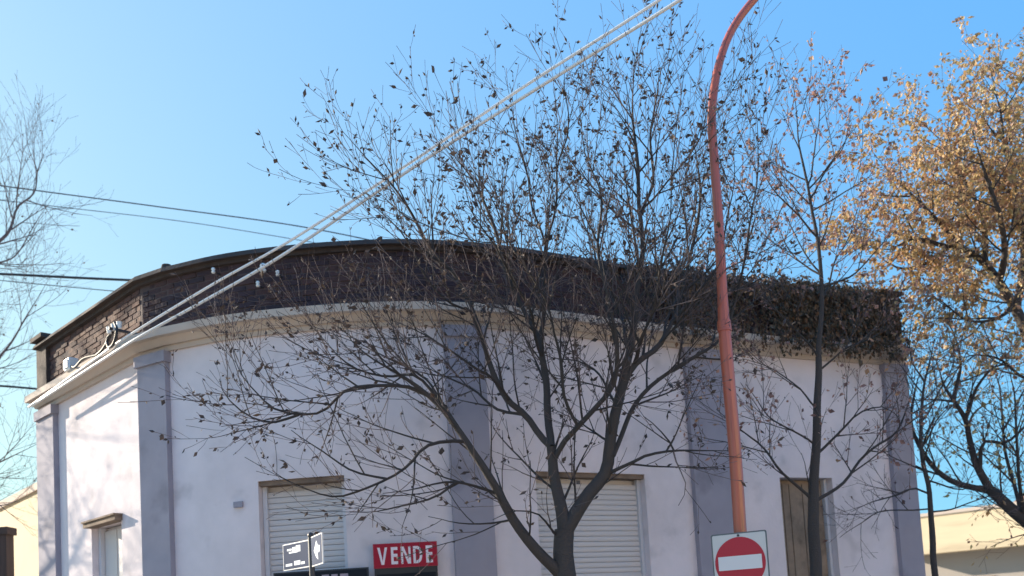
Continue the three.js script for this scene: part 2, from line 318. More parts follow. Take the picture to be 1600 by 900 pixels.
// ---------------------------------------------------------------- lamp post with no-entry sign
{
  const D = 8.0, foot = spot(1160, 900, D); foot.y = 0.15;
  const post = thing('street_lamp', 'orange-red steel lamp post with arm curving off to the right', 'street lamp', foot);
  const pts = [foot.clone(), ...S([[1157, 835, D], [1148, 700, D], [1139, 600, D], [1131, 500, D], [1123, 350, D], [1116, 250, D], [1112, 190, D], [1115, 145, D], [1124, 98, D], [1141, 52, D], [1166, 14, D], [1200, -22, D], [1290, -80, D], [1390, -115, D]])];
  const c = new THREE.CatmullRomCurve3(pts, false, 'centripetal'), n = 120, P = c.getSpacedPoints(n), geo = new THREE.TubeGeometry(c, n, 1, 14, false), pos = geo.attributes.position;
  for (let i = 0; i <= n; i++) { const h = P[i].y, r = h < 3.9 ? .054 : h < 4.3 ? .054 - .010 * (h - 3.9) / .4 : Math.max(.034, .044 - .004 * (h - 4.3)); for (let k = 0; k < 15; k++) { const q = i * 15 + k, v = V(pos.getX(q), pos.getY(q), pos.getZ(q)).sub(P[i]).normalize().multiplyScalar(r).add(P[i]); pos.setXYZ(q, v.x, v.y, v.z); } }
  geo.computeVertexNormals(); part('pole', geo, M.orange, post);
  for (const y of [4.02]) { const p = P.reduce((a, b) => Math.abs(b.y - y) < Math.abs(a.y - y) ? b : a), g = new THREE.CylinderGeometry(.058, .061, .09, 16); g.translate(p.x, y, p.z); part('collar', g, M.orange, post); }
  const base = new THREE.CylinderGeometry(.09, .1, .35, 16); base.translate(foot.x, .325, foot.z); part('base', base, M.orange, post);
  const e = P[n], head = new THREE.SphereGeometry(1, 18, 10); head.scale(.34, .09, .13); head.translate(e.x + .22, e.y - .02, e.z); part('lamp_head', head, M.frame, post);

  const mid = spot(1157, 879, D - .1), turn = -.53;
  const sign = thing('no_entry_sign', 'no entry sign, red disc with white bar on white square plate', 'road sign', mid);
  const put = (g, o) => { g.translate(0, 0, o); g.rotateY(turn); g.translate(mid.x, mid.y, mid.z); return g; };
  const rr = (w, h, r) => { const s = new THREE.Shape(); s.moveTo(-w / 2 + r, -h / 2); s.lineTo(w / 2 - r, -h / 2); s.quadraticCurveTo(w / 2, -h / 2, w / 2, -h / 2 + r); s.lineTo(w / 2, h / 2 - r); s.quadraticCurveTo(w / 2, h / 2, w / 2 - r, h / 2); s.lineTo(-w / 2 + r, h / 2); s.quadraticCurveTo(-w / 2, h / 2, -w / 2, h / 2 - r); s.lineTo(-w / 2, -h / 2 + r); s.quadraticCurveTo(-w / 2, -h / 2, -w / 2 + r, -h / 2); return s; };
  const paint = (r, g, b) => mat({ color: lin(r, g, b), roughness: .5 });
  part('plate', put(new THREE.ExtrudeGeometry(rr(.47, .5, .02), { depth: .004, bevelEnabled: false }), 0), paint(.12, .14, .15), sign);
  part('white_field', put(new THREE.ExtrudeGeometry(rr(.447, .477, .015), { depth: .002, bevelEnabled: false }), .004), paint(.62, .62, .62), sign);
  const dg = new THREE.CylinderGeometry(.212, .212, .002, 48); dg.rotateX(Math.PI / 2); part('red_disc', put(dg, .008), paint(.46, .018, .04), sign);
  part('white_bar', put(new THREE.ExtrudeGeometry(rr(.365, .115, .006), { depth: .002, bevelEnabled: false }), .0095), paint(.72, .72, .74), sign);
  for (const y of [.19, -.19]) { const b = new THREE.CylinderGeometry(.011, .011, .006, 8); b.rotateX(Math.PI / 2); b.translate(0, y > 0 ? .225 : -.225, 0); part('bolt', put(b, .009), M.darkMetal, sign); }
  const clamp = new THREE.TorusGeometry(.07, .008, 6, 20); clamp.rotateX(Math.PI / 2); clamp.translate(foot.x + .01, mid.y, foot.z); part('clamp', clamp, M.darkMetal, sign);
}

// ---------------------------------------------------------------- sale signs and street name sign
function canvasMat(w, h, draw) { const c = document.createElement('canvas'); c.width = w; c.height = h; draw(c.getContext('2d'), w, h); const t = new THREE.CanvasTexture(c); t.colorSpace = THREE.SRGBColorSpace; return mat({ map: t, roughness: .95 }); }
{
  const s0 = 5.665, s1 = 6.29, sm = (s0 + s1) / 2, y1 = 2.475, yr = 2.23, turn = heading(sm), W = s1 - s0;
  const put = (g, y, o, dx = 0) => { g.translate(dx, 0, 0); g.rotateY(turn); const p = wallPoint(sm, y, o); g.translate(p.x, p.y, p.z); return g; };
  const sale = thing('sale_sign', 'red sign reading VENDE above black panel on white wall', 'sign', wallPoint(sm, 1.75, .03));
  part('board', put(new THREE.BoxGeometry(W, y1 - 1.75, .02), (y1 + 1.75) / 2, .055), mat({ color: lin(.02, .022, .025), roughness: .5 }), sale);
  part('red_panel', put(new THREE.BoxGeometry(W + .01, y1 - yr, .006), (y1 + yr) / 2, .069), mat({ color: lin(.42, .02, .045), roughness: .5 }), sale);
  const vm = canvasMat(512, 200, (c, w, h) => {
    c.fillStyle = '#ab2438'; c.fillRect(0, 0, w, h); c.save(); c.translate(w / 2, h / 2 + 4); c.scale(.80, 1.25); c.font = 'bold 168px sans-serif'; c.textAlign = 'center'; c.textBaseline = 'middle';
    c.fillStyle = '#efe2e6'; const L = 'VENDE'; let x = -236; for (const ch of L) { c.fillText(ch, x, 0); x += 120; } c.restore();
  });
  part('lettering', put(new THREE.PlaneGeometry(W - .01, y1 - yr - .015), (y1 + yr) / 2, .0745), vm, sale);
  part('lower_lettering', put(new THREE.PlaneGeometry(W - .04, .34), 2.0, .068), canvasMat(256, 160, (c, w, h) => { c.fillStyle = '#1c2026'; c.fillRect(0, 0, w, h); c.fillStyle = '#8d8a92'; for (const [x, y, a, b] of [[20, 30, 90, 16], [120, 30, 60, 16], [20, 62, 190, 10], [20, 84, 150, 10]]) c.fillRect(x, y, a, b); }), sale);
  for (const d of [-.25, .25]) { const g = new THREE.CylinderGeometry(.01, .01, .05, 8); g.rotateX(Math.PI / 2); part('fixing', put(g, 2.12, .022, d), M.darkMetal, sale); }

  const t0 = 4.66, t1 = 5.62, tm = (t0 + t1) / 2, turn2 = heading(tm);
  const put2 = (g, y, o, dx = 0) => { g.translate(dx, 0, 0); g.rotateY(turn2); const p = wallPoint(tm, y, o); g.translate(p.x, p.y, p.z); return g; };
  const dark = thing('dark_sign_board', 'dark sign board fixed across the closed shutter below street plates', 'sign', wallPoint(tm, 1.6, .03));
  part('board', put2(new THREE.BoxGeometry(t1 - t0, .65, .02), 1.925, .06), mat({ color: lin(.018, .022, .03), roughness: .5 }), dark);
  part('lettering', put2(new THREE.PlaneGeometry(t1 - t0 - .03, .62), 1.925, .072), canvasMat(384, 256, (c, w, h) => { c.fillStyle = '#1a2029'; c.fillRect(0, 0, w, h); c.fillStyle = '#a79aa6'; for (const [x, y, a, b] of [[196, 14, 30, 20], [236, 14, 26, 20], [272, 14, 34, 20], [40, 60, 240, 26], [40, 110, 180, 18]]) c.fillRect(x, y, a, b); }), dark);
  for (const d of [-.42, .42]) { const g = new THREE.CylinderGeometry(.01, .01, .06, 8); g.rotateX(Math.PI / 2); part('fixing', put2(g, 2.1, .02, d), M.darkMetal, dark); }

  // street name plates on a pole
  const D = 8.2, top = spot(487, 842, D), foot = spot(488, 900, D); foot.y = .15;
  const sn = thing('street_name_sign', 'two blue and white street name plates on a dark corner pole', 'street sign', foot);
  const pole = new THREE.CylinderGeometry(.024, .026, top.y - .15 + .03, 12); pole.translate(foot.x, (top.y + .18) / 2, foot.z); part('pole', pole, M.darkMetal, sn);
  const cap = new THREE.SphereGeometry(.028, 10, 6); cap.translate(foot.x, top.y + .03, foot.z); part('cap', cap, M.darkMetal, sn);
  const plate = (turnP, w, h, dx, draw, y) => {
    const pl = (g, o) => { g.translate(dx, 0, o); g.rotateY(turnP); g.translate(foot.x, y, foot.z); return g; };
    const p = part('name_plate', pl(new THREE.BoxGeometry(w, h, .012), 0), mat({ color: lin(.8, .8, .8), roughness: .4 }), sn);
    part('print', pl(new THREE.PlaneGeometry(w - .018, h - .018), .0075), canvasMat(256, 192, draw), p);
  };
  plate(-.85, .46, .235, -.265, (c, w, h) => {
    c.fillStyle = '#39455f'; c.fillRect(0, 0, w, h); c.fillStyle = '#f2f6fa';
    for (const [x, y, a, b] of [[40, 34, 50, 16], [96, 26, 34, 34], [134, 18, 46, 50], [60, 58, 90, 14], [20, 150, 70, 20], [110, 136, 64, 34], [180, 150, 40, 20]]) c.fillRect(x, y, a, b);
  }, top.y - .12);
  plate(-1.12, .36, .255, .21, (c, w, h) => {
    c.fillStyle = '#39455f'; c.fillRect(0, 0, w, h); c.fillStyle = '#f2f6fa'; c.beginPath(); c.moveTo(60, 96); c.lineTo(130, 30); c.lineTo(160, 66); c.lineTo(206, 70); c.lineTo(200, 112); c.lineTo(150, 116); c.lineTo(158, 164); c.lineTo(110, 140); c.closePath(); c.fill();
  }, top.y - .115);
}

// ---------------------------------------------------------------- trees
class Tree {
  constructor(seed, o) { this.R = rng(seed); this.o = o; this.wood = [[], []]; this.leafAt = []; this.triangles = 0; }
  strand(pts, radii, level) { this.wood[level > 1 ? 1 : 0].push({ pts, radii, level }); return { pts, radii, level }; }
  limb(pts, r0, r1, level = 0) {
    const c = new THREE.CatmullRomCurve3(pts, false, 'centripetal'), L = c.getLength(), n = Math.max(3, Math.ceil(L / .11)), P = c.getSpacedPoints(n), R = this.R;
    const ph = R() * 9; P.forEach((p, i) => { if (i && i < n) { const w = level ? .010 : .004; p.x += w * Math.sin(i * .9 + ph) * (1 + R()); p.z += w * Math.cos(i * 1.1 + ph); } });
    return this.strand(P, P.map((_, i) => { const f = i / n, v = r0 + (r1 - r0) * Math.pow(f, .85); return r1 < .02 && f > .7 ? v + (.003 - v) * (f - .7) / .3 : v; }), level);
  }
  grow(par, level, more = 1) {
    const o = this.o.levels[level - 1]; if (!o) return;
    const R = this.R, n = par.pts.length; let len = 0;
    for (let i = 1; i < n; i++) len += par.pts[i].distanceTo(par.pts[i - 1]);
    const count = Math.max(o.min ?? 1, Math.round(len * o.per * more * (.75 + .5 * R())));
    let spin = R() * 6.28;
    for (let k = 0; k < count; k++) {
      const t = o.from + (1 - o.from) * ((k + R() * .9) / count), f = t * (n - 1), i = Math.min(n - 2, Math.floor(f));
      const p = par.pts[i].clone().lerp(par.pts[i + 1], f - i), tan = par.pts[i + 1].clone().sub(par.pts[i]).normalize(), pr = par.radii[i];
      spin += 2.4 + (R() - .5) * .8;
      const e1 = V(0, 1, 0).cross(tan).lengthSq() > 1e-3 ? V(0, 1, 0).cross(tan).normalize() : V(1, 0, 0), e2 = tan.clone().cross(e1);
      const side = e1.multiplyScalar(Math.cos(spin)).addScaledVector(e2, Math.sin(spin)), ang = o.angle * (.7 + .6 * R());
      const dir = tan.clone().multiplyScalar(Math.cos(ang)).addScaledVector(side, Math.sin(ang)); dir.y += o.lift ?? .15; dir.normalize();
      const L = o.len * (.45 + .75 * R()) * (1 - .45 * t), step = o.step ?? .09, m = Math.max(2, Math.round(L / step));
      const pts = [p], rad = [], r0 = Math.min(pr * .62, o.r * (.7 + .6 * R())), r1 = Math.max(.0022, r0 * .3);
      for (let j = 1; j <= m; j++) {
        dir.x += (R() - .5) * o.wig; dir.y += (R() - .5) * o.wig + o.up; dir.z += (R() - .5) * o.wig; dir.normalize();
        const q = pts[j - 1].clone().addScaledVector(dir, L / m);
        if (inBuilding(q) || q.y < 1.2) break; pts.push(q);
      }
      if (pts.length < 2) continue;
      for (let j = 0; j < pts.length; j++) rad.push(r0 + (r1 - r0) * j / (pts.length - 1));
      const s = this.strand(pts, rad, level); this.grow(s, level + 1, more);
      if (o.leaves) for (let j = 1; j < pts.length; j++) for (let q = o.leaves; q > 0; q--) if (R() < q) { const at = pts[j].clone().lerp(pts[j - 1], R()); for (let c = this.o.clump ? Math.floor(1 + R() * R() * this.o.clump) : 1; c > 0; c--) this.leafAt.push([at, dir.clone()]); }
    }
  }
  tubes(list) {
    const P = [], N = [], U = [], I = [];
    for (const { pts, radii, level } of list) {
      const sides = [10, 6, 4, 3, 3][level], n = pts.length, base = P.length / 3; let e = V(1, 0, 0), along = 0;
      for (let i = 0; i < n; i++) {
        const t = pts[Math.min(n - 1, i + 1)].clone().sub(pts[Math.max(0, i - 1)]).normalize();
        if (i) along += pts[i].distanceTo(pts[i - 1]);
        e.addScaledVector(t, -e.dot(t)); if (e.lengthSq() < 1e-4) e.set(0, 0, 1).addScaledVector(t, -t.z); e.normalize();
        const b = t.clone().cross(e);
        for (let k = 0; k < sides; k++) {
          const a = k / sides * 2 * Math.PI, c = Math.cos(a), s = Math.sin(a), nx = e.x * c + b.x * s, ny = e.y * c + b.y * s, nz = e.z * c + b.z * s, r = radii[i];
          P.push(pts[i].x + nx * r, pts[i].y + ny * r, pts[i].z + nz * r); N.push(nx, ny, nz); U.push(k / sides * .3, along);
          if (i < n - 1) { const q = base + i * sides + k, w = base + i * sides + (k + 1) % sides; I.push(q, w, w + sides, q, w + sides, q + sides); }
        }
      }
    }
    this.triangles += I.length / 3;
    const g = new THREE.BufferGeometry(); g.setAttribute('position', new THREE.Float32BufferAttribute(P, 3)); g.setAttribute('normal', new THREE.Float32BufferAttribute(N, 3)); g.setAttribute('uv', new THREE.Float32BufferAttribute(U, 2)); g.setIndex(I); return g;
  }
  leaves(o, list = this.leafAt) {                           // curled little leaves: two folded halves each
    const P = [], C = [], R = this.R, col = o.colors;
    for (const [p, d] of list) {
      const size = .55 + R() * R() * 1.1, L = o.len * size * (.8 + .4 * R()), w = o.width * size * (.7 + .6 * R());
      const a = V(R() - .5, R() - .5 - (o.droop ?? .3), R() - .5).addScaledVector(d, .5).normalize(), b = V(R() - .5, R() - .5, R() - .5).cross(a).normalize(), n = a.clone().cross(b);
      const root = p.clone().addScaledVector(a, .006 + (o.stalk ?? 0) * R()), m = root.clone().addScaledVector(a, L * .5).addScaledVector(n, L * .16), tip = root.clone().addScaledVector(a, L);
      const l = root.clone().addScaledVector(a, L * .45).addScaledVector(b, w / 2), r = root.clone().addScaledVector(a, L * .45).addScaledVector(b, -w / 2);
      for (const q of [root, l, m, l, tip, m, root, m, r, r, m, tip]) P.push(q.x, q.y, q.z);
      const c = col[Math.floor(R() * col.length)], j = .8 + .4 * R(); for (let i = 0; i < 12; i++) C.push(c[0] * j, c[1] * j, c[2] * j);
    }
    this.triangles += P.length / 9;
    const g = new THREE.BufferGeometry(); g.setAttribute('position', new THREE.Float32BufferAttribute(P, 3)); g.setAttribute('color', new THREE.Float32BufferAttribute(C, 3)); g.computeVertexNormals(); return g;
  }
}
const leafMat = (o = {}) => new THREE.MeshPhysicalMaterial({ color: 0xffffff, vertexColors: true, roughness: .85, side: THREE.DoubleSide, transmission: .35, thickness: 0, ...o });
function plantTree(name, label, foot, t, bark, leafOpt, leafName, group) {
  const o = thing(name, label, 'tree', foot, group);
  part('trunk', t.tubes(t.wood[0]), bark, o);
  const tw = part('crown', t.tubes(t.wood[1]), M.twig, o, 'fine twigs of the crown');
  if (leafOpt) { const l = part(leafName, t.leaves(leafOpt), leafMat(leafOpt.mat), tw); l.userData.kind = 'stuff'; }
  return o;
}
const limbs = (t, list) => list.map(([r0, r1, lvl, ...pts]) => t.limb(S(pts), r0, r1, lvl));

// the tree in the middle
{
  const t = new Tree(5, { clump: 4, levels: [
    { per: 4.4, from: .12, angle: .7, len: 1.0, r: .0115, wig: .15, up: .035, lift: .14, leaves: .15 },
    { per: 5.4, from: .15, angle: .6, len: .6, r: .006, wig: .2, up: .045, lift: .12, leaves: .22 },
    { per: 5.4, from: .2, angle: .6, len: .3, r: .004, wig: .25, up: .05, lift: .1, step: .07, leaves: .34 }] });
  const d = 8.3, foot = spot(885, 900, d); foot.y = .15;
  const trunk = t.limb([foot, ...S([[884, 905, d], [881, 860, d], [882, 828, d]])], .125, .085, 0);
  const list = [
    // low limb to the left
    [.056, .005, 0, [876, 898, d], [840, 862, 8.2], [797, 803, 8.1], [747, 716, 7.95], [697, 648, 7.9], [672, 620, 7.9], [645, 598, 7.85], [615, 580, 7.8], [580, 560, 7.75], [548, 530, 7.7], [530, 500, 7.7]],
    [.017, .005, 1, [672, 620, 7.9], [640, 606, 7.9], [600, 602, 7.85], [545, 609, 7.8], [500, 643, 7.8], [467, 648, 7.75], [435, 640, 7.7], [405, 618, 7.7], [375, 585, 7.7], [364, 548, 7.7]],
    [.012, .004, 1, [467, 648, 7.75], [430, 660, 7.7], [390, 652, 7.7], [360, 625, 7.65], [343, 592, 7.65]],
    [.016, .005, 1, [690, 640, 7.9], [655, 588, 8.0], [600, 588, 8.1], [556, 576, 8.1], [520, 545, 8.15], [480, 505, 8.2]],
    [.014, .005, 1, [720, 680, 7.92], [672, 600, 8.2], [610, 560, 8.3], [560, 535, 8.3], [525, 510, 8.3], [494, 490, 8.35]],
    [.016, .005, 1, [727, 690, 7.92], [700, 689, 7.88], [669, 697, 7.8], [641, 723, 7.7], [604, 748, 7.65], [567, 766, 7.6], [529, 776, 7.6], [498, 772, 7.6], [461, 757, 7.6], [425, 735, 7.6]],
    [.011, .004, 1, [604, 748, 7.65], [560, 738, 7.65], [520, 718, 7.7], [480, 690, 7.7], [455, 672, 7.7]],
    [.015, .004, 1, [778, 772, 8.05], [747, 760, 8.0], [716, 754, 7.9], [685, 754, 7.85], [641, 766, 7.8], [598, 771, 7.75]],
    [.012, .004, 1, [716, 754, 7.9], [700, 762, 7.9], [672, 779, 7.8], [629, 791, 7.75], [579, 800, 7.7], [548, 800, 7.7]],
    [.011, .003, 1, [800, 812, 8.1], [760, 818, 8.2], [716, 817, 8.3], [669, 807, 8.35]],
    // middle stem
    [.062, .04, 0, [882, 832, d], [876, 794, d], [867, 744, 8.35], [861, 698, 8.35]],
    [.032, .012, 0, [861, 698, 8.35], [842, 679, 8.4], [820, 648, 8.4], [795, 626, 8.4], [765, 570, 8.4], [742, 490, 8.4], [710, 430, 8.35], [678, 395, 8.3], [647, 342, 8.3], [610, 285, 8.25], [570, 245, 8.2], [535, 205, 8.2]],
    [.036, .014, 0, [861, 698, 8.35], [857, 655, 8.45], [854, 607, 8.5], [847, 558, 8.55], [842, 527, 8.6], [815, 480, 8.7], [790, 420, 8.7], [770, 350, 8.75], [745, 290, 8.75], [710, 245, 8.8], [690, 210, 8.8]],
    [.02, .006, 1, [842, 527, 8.6], [850, 470, 8.65], [853, 400, 8.7], [828, 302, 8.8], [811, 222, 8.8], [800, 170, 8.8], [796, 130, 8.8]],
    [.016, .005, 1, [853, 400, 8.7], [866, 330, 8.6], [872, 268, 8.55], [886, 213, 8.5], [884, 150, 8.45], [885, 100, 8.4]],
    [.014, .004, 1, [742, 490, 8.4], [700, 470, 8.1], [660, 425, 7.9], [625, 360, 7.8], [585, 320, 7.75], [548, 290, 7.7]],
    [.016, .005, 1, [795, 626, 8.4], [770, 590, 8.0], [740, 575, 7.8], [700, 545, 7.6], [660, 520, 7.5], [610, 500, 7.45]],
    [.026, .009, 0, [864, 722, 8.35], [878, 694, 8.3], [904, 667, 8.2], [935, 632, 8.1], [958, 600, 8.0], [965, 540, 7.9], [950, 470, 7.8], [935, 390, 7.8], [938, 300, 7.75], [915, 240, 7.7], [905, 180, 7.7]],
    [.015, .005, 1, [904, 667, 8.2], [880, 610, 8.0], [872, 545, 7.9], [858, 480, 7.8], [820, 420, 7.7], [790, 360, 7.7], [760, 300, 7.65], [740, 262, 7.6], [722, 235, 7.6]],
    // right stem
    [.068, .042, 0, [882, 832, d], [898, 806, d], [920, 772, d], [945, 738, d], [954, 691, 8.25], [963, 639, 8.2], [970, 612, 8.2]],
    [.04, .012, 0, [966, 625, 8.2], [985, 545, 8.25], [995, 464, 8.3], [1003, 400, 8.3], [999, 311, 8.3], [992, 213, 8.3], [988, 150, 8.3], [992, 85, 8.3]],
    [.03, .010, 0, [968, 615, 8.2], [991, 570, 8.25], [1029, 541, 8.3], [1050, 505, 8.35], [1070, 440, 8.45], [1085, 370, 8.5], [1095, 290, 8.5], [1085, 235, 8.5], [1078, 190, 8.5]],
    [.02, .005, 1, [1003, 335, 8.3], [1017, 290, 8.35], [1019, 187, 8.4], [1028, 130, 8.4], [1046, 80, 8.4]],
    [.014, .004, 1, [1005, 325, 8.3], [1041, 289, 8.1], [1072, 249, 8.0], [1098, 200, 7.9], [1110, 140, 7.9]],
    [.022, .007, 0, [958, 712, 8.25], [973, 673, 8.3], [991, 635, 8.35], [1020, 600, 8.4], [1055, 575, 8.45], [1091, 555, 8.5], [1125, 530, 8.55], [1150, 470, 8.6], [1165, 390, 8.6], [1180, 300, 8.6], [1185, 220, 8.6], [1178, 150, 8.6]],
    [.017, .004, 1, [1050, 505, 8.35], [1090, 460, 8.2], [1125, 400, 8.2], [1140, 330, 8.15], [1145, 270, 8.1], [1150, 215, 8.1]],
    [.017, .005, 1, [954, 738, 8.28], [979, 726, 8.2], [1004, 713, 8.15], [1047, 705, 8.1], [1091, 704, 8.15], [1138, 704, 8.2]],
    [.009, .003, 1, [1054, 706, 8.1], [1038, 679, 8.05], [1020, 660, 8.0], [1005, 650, 8.0]],
    [.008, .002, 2, [1052, 705, 8.1], [1066, 738, 8.05], [1071, 762, 8.05], [1060, 790, 8.05]],
    [.012, .004, 1, [954, 691, 8.25], [930, 675, 8.4], [905, 660, 8.5], [880, 640, 8.6]],
    [.012, .004, 1, [872, 840, d], [858, 820, 8.2], [838, 803, 8.1], [805, 798, 8.05], [770, 812, 8.0]],
    [.015, .005, 1, [963, 639, 8.2], [940, 590, 8.6], [905, 565, 8.8], [870, 560, 9.0], [820, 545, 9.1]],
    [.016, .005, 1, [820, 648, 8.4], [780, 640, 8.6], [740, 610, 8.8], [700, 590, 8.9], [640, 560, 8.9]],
    // limbs towards the viewer and over the roof
    [.02, .006, 1, [985, 545, 8.25], [960, 470, 8.9], [930, 400, 9.5], [900, 300, 10.0], [885, 240, 10.2]],
    [.02, .006, 1, [991, 570, 8.25], [1020, 480, 7.7], [1040, 380, 7.3], [1050, 270, 7.1]],
    [.018, .006, 1, [847, 558, 8.55], [820, 470, 7.9], [780, 400, 7.4], [740, 330, 7.2], [720, 260, 7.1]],
    [.018, .006, 1, [1029, 541, 8.3], [1060, 450, 9.0], [1080, 350, 9.6], [1100, 250, 9.9]],
  ];
  const ls = limbs(t, list);
  for (const l of ls) { for (let i = 0; i < l.radii.length; i++) if (l.pts[i].y > 4) l.radii[i] *= .8; const m = l.pts[l.pts.length >> 1], tip = l.pts[l.pts.length - 1]; t.grow(l, 1, m.y < 3.3 ? .85 : tip.y < 4.7 ? 1.3 : 1.3); }
  plantTree('street_tree', 'large bare tree forking in front of the facade, dotted with dark dry leaves', foot, t, M.bark, { len: .05, width: .026, colors: [[.075, .055, .05], [.05, .042, .045], [.1, .07, .055]], droop: .2, mat: { transmission: .15 } }, 'dry_leaves', 'street trees');
  console.log('middle tree', t.triangles, t.leafAt.length);
}
// withered creeper over the right half of the parapet
{
  const t = new Tree(71, { levels: [] }), R = t.R, list = [];
  const o = thing('withered_creeper', 'withered dark creeper hanging over the right half of the parapet', 'creeper', wallPoint(10.8, TOP, .1));
  for (let k = 0; k < 150; k++) {
    let s = 7.9 + 4.95 * Math.sqrt(R()), y = TOP + .03, out = .11 + .05 * R(); const pts = [wallPoint(s, y, -.05 - .1 * R()), wallPoint(s, y + .03, .05)], n = 5 + Math.floor(R() * 9), lean = (R() - .5) * .05;
    for (let j = 0; j < n; j++) { s += lean + (R() - .5) * .09; y -= .05 + .05 * R(); if (y < 4.72) break; s = Math.min(END - .02, s); pts.push(wallPoint(s, y, out + (y < CORNICE_TOP + .05 ? .12 : 0) + (R() - .5) * .05)); }
    if (pts.length > 3) { t.strand(pts, pts.map((_, i) => .006 - .003 * i / pts.length), 2); for (const p of pts.slice(1)) for (let q = 0; q < 7; q++) list.push([p.clone().add(V((R() - .5) * .14, (R() - .5) * .12, (R() - .3) * .07)), V(0, -.6, .3)]); }
  }
  for (let k = 0; k < 90; k++) { const s = 8.6 + 4.3 * Math.sqrt(R()), pts = [wallPoint(s, TOP, -.02), wallPoint(s + (R() - .5) * .08, TOP + .07, .02), wallPoint(s + (R() - .5) * .2, TOP + .1 + .1 * R(), (R() - .5) * .15)]; t.strand(pts, [.004, .003, .002], 2); for (let q = 0; q < 3; q++) list.push([pts[2].clone().add(V((R() - .5) * .08, (R() - .7) * .1, (R() - .5) * .08)), V(0, .3, 0)]); }
  const st = part('stems', t.tubes(t.wood[1]), M.twig, o);
  const l = part('withered_leaves', t.leaves({ len: .06, width: .04, colors: [[.075, .06, .036], [.11, .08, .05], [.16, .10, .055], [.055, .05, .035], [.2, .11, .06]], droop: .6 }, list), leafMat({ transmission: .25 }), st); l.userData.kind = 'stuff';
}
// slender tree right of the lamp post
{
  const t = new Tree(17, { clump: 4, levels: [
    { per: 3.6, from: .2, angle: .75, len: 1.0, r: .0105, wig: .16, up: .03, lift: .1, leaves: .1 },
    { per: 5.2, from: .2, angle: .6, len: .55, r: .0055, wig: .2, up: .04, leaves: .6 },
    { per: 5.2, from: .2, angle: .6, len: .28, r: .0038, wig: .25, up: .04, step: .07, leaves: .8 }] });
  const d = 10, foot = spot(1276, 900, d); foot.y = .15;
  const list = [
    [.066, .058, 0, [1275, 900, d], [1272, 838, d], [1271, 782, d]],
    [.058, .034, 0, [1271, 785, d], [1274, 713, d], [1277, 650, d], [1279, 558, d]],
    [.03, .006, 0, [1279, 558, d], [1284, 440, d], [1276, 370, d], [1266, 310, d], [1255, 260, d], [1245, 190, d], [1240, 125, d]],
    [.018, .005, 0, [1269, 780, d], [1222, 738, 9.9], [1194, 701, 9.85], [1159, 673, 9.8], [1120, 640, 9.8]],
    [.02, .006, 0, [1273, 784, d], [1315, 757, 10.1], [1343, 720, 10.15], [1368, 698, 10.2], [1399, 676, 10.3], [1420, 630, 10.4], [1430, 580, 10.4]],
    [.016, .005, 0, [1276, 710, d], [1318, 670, 9.95], [1343, 645, 9.9], [1380, 636, 9.9], [1405, 652, 9.9]],
    [.008, .003, 1, [1268, 768, d], [1258, 735, 9.95], [1252, 708, 9.95]],
    [.012, .004, 1, [1272, 694, d], [1240, 673, 9.9], [1200, 650, 9.85], [1165, 600, 9.8]],
    [.012, .004, 1, [1277, 640, d], [1240, 600, 10.1], [1205, 575, 10.2], [1160, 560, 10.2]],
    [.012, .004, 1, [1279, 580, d], [1320, 545, 10.0], [1360, 530, 10.0], [1400, 500, 10.0]],
    [.012, .004, 1, [1279, 560, d], [1240, 510, 9.8], [1200, 470, 9.7], [1170, 400, 9.6]],
    [.013, .004, 1, [1283, 450, d], [1330, 430, 10.0], [1372, 390, 10.0], [1392, 360, 10.0]],
    [.013, .004, 1, [1281, 480, d], [1310, 400, 10.4], [1330, 360, 10.5], [1350, 300, 10.5]],
    [.012, .004, 1, [1276, 370, d], [1240, 330, 9.9], [1205, 290, 9.8], [1185, 240, 9.8]],
    [.012, .004, 1, [1266, 310, d], [1290, 270, 10.1], [1320, 220, 10.2], [1330, 180, 10.2]],
    [.01, .004, 1, [1268, 330, d], [1320, 300, 9.7], [1350, 285, 9.6]],
    [.01, .004, 1, [1262, 290, d], [1275, 230, 10], [1280, 150, 10]],
    [.012, .004, 1, [1284, 430, d], [1240, 400, 10.6], [1215, 350, 10.8], [1200, 300, 10.9]],
  ];
  const ls = limbs(t, list); t.limb([foot, ...S([[1275, 902, d]])], .07, .066, 0);
  ls.forEach((l, i) => { if (i > 1) t.grow(l, 1, l.pts[l.pts.length - 1].y > 5 ? 1.15 : 1.3); });
  t.leafAt = t.leafAt.filter(([p]) => p.y > 4.6 || t.R() < .4);
  plantTree('street_tree', 'slender straight-trunked tree just right of the lamp post', foot, t, M.bark, { len: .055, width: .035, colors: [[.46, .25, .19], [.36, .2, .17], [.2, .11, .1], [.5, .3, .17]], droop: .5, stalk: .03, mat: { transmission: .45 } }, 'dry_leaves', 'street trees');
  console.log('slender tree', t.triangles, t.leafAt.length);
}
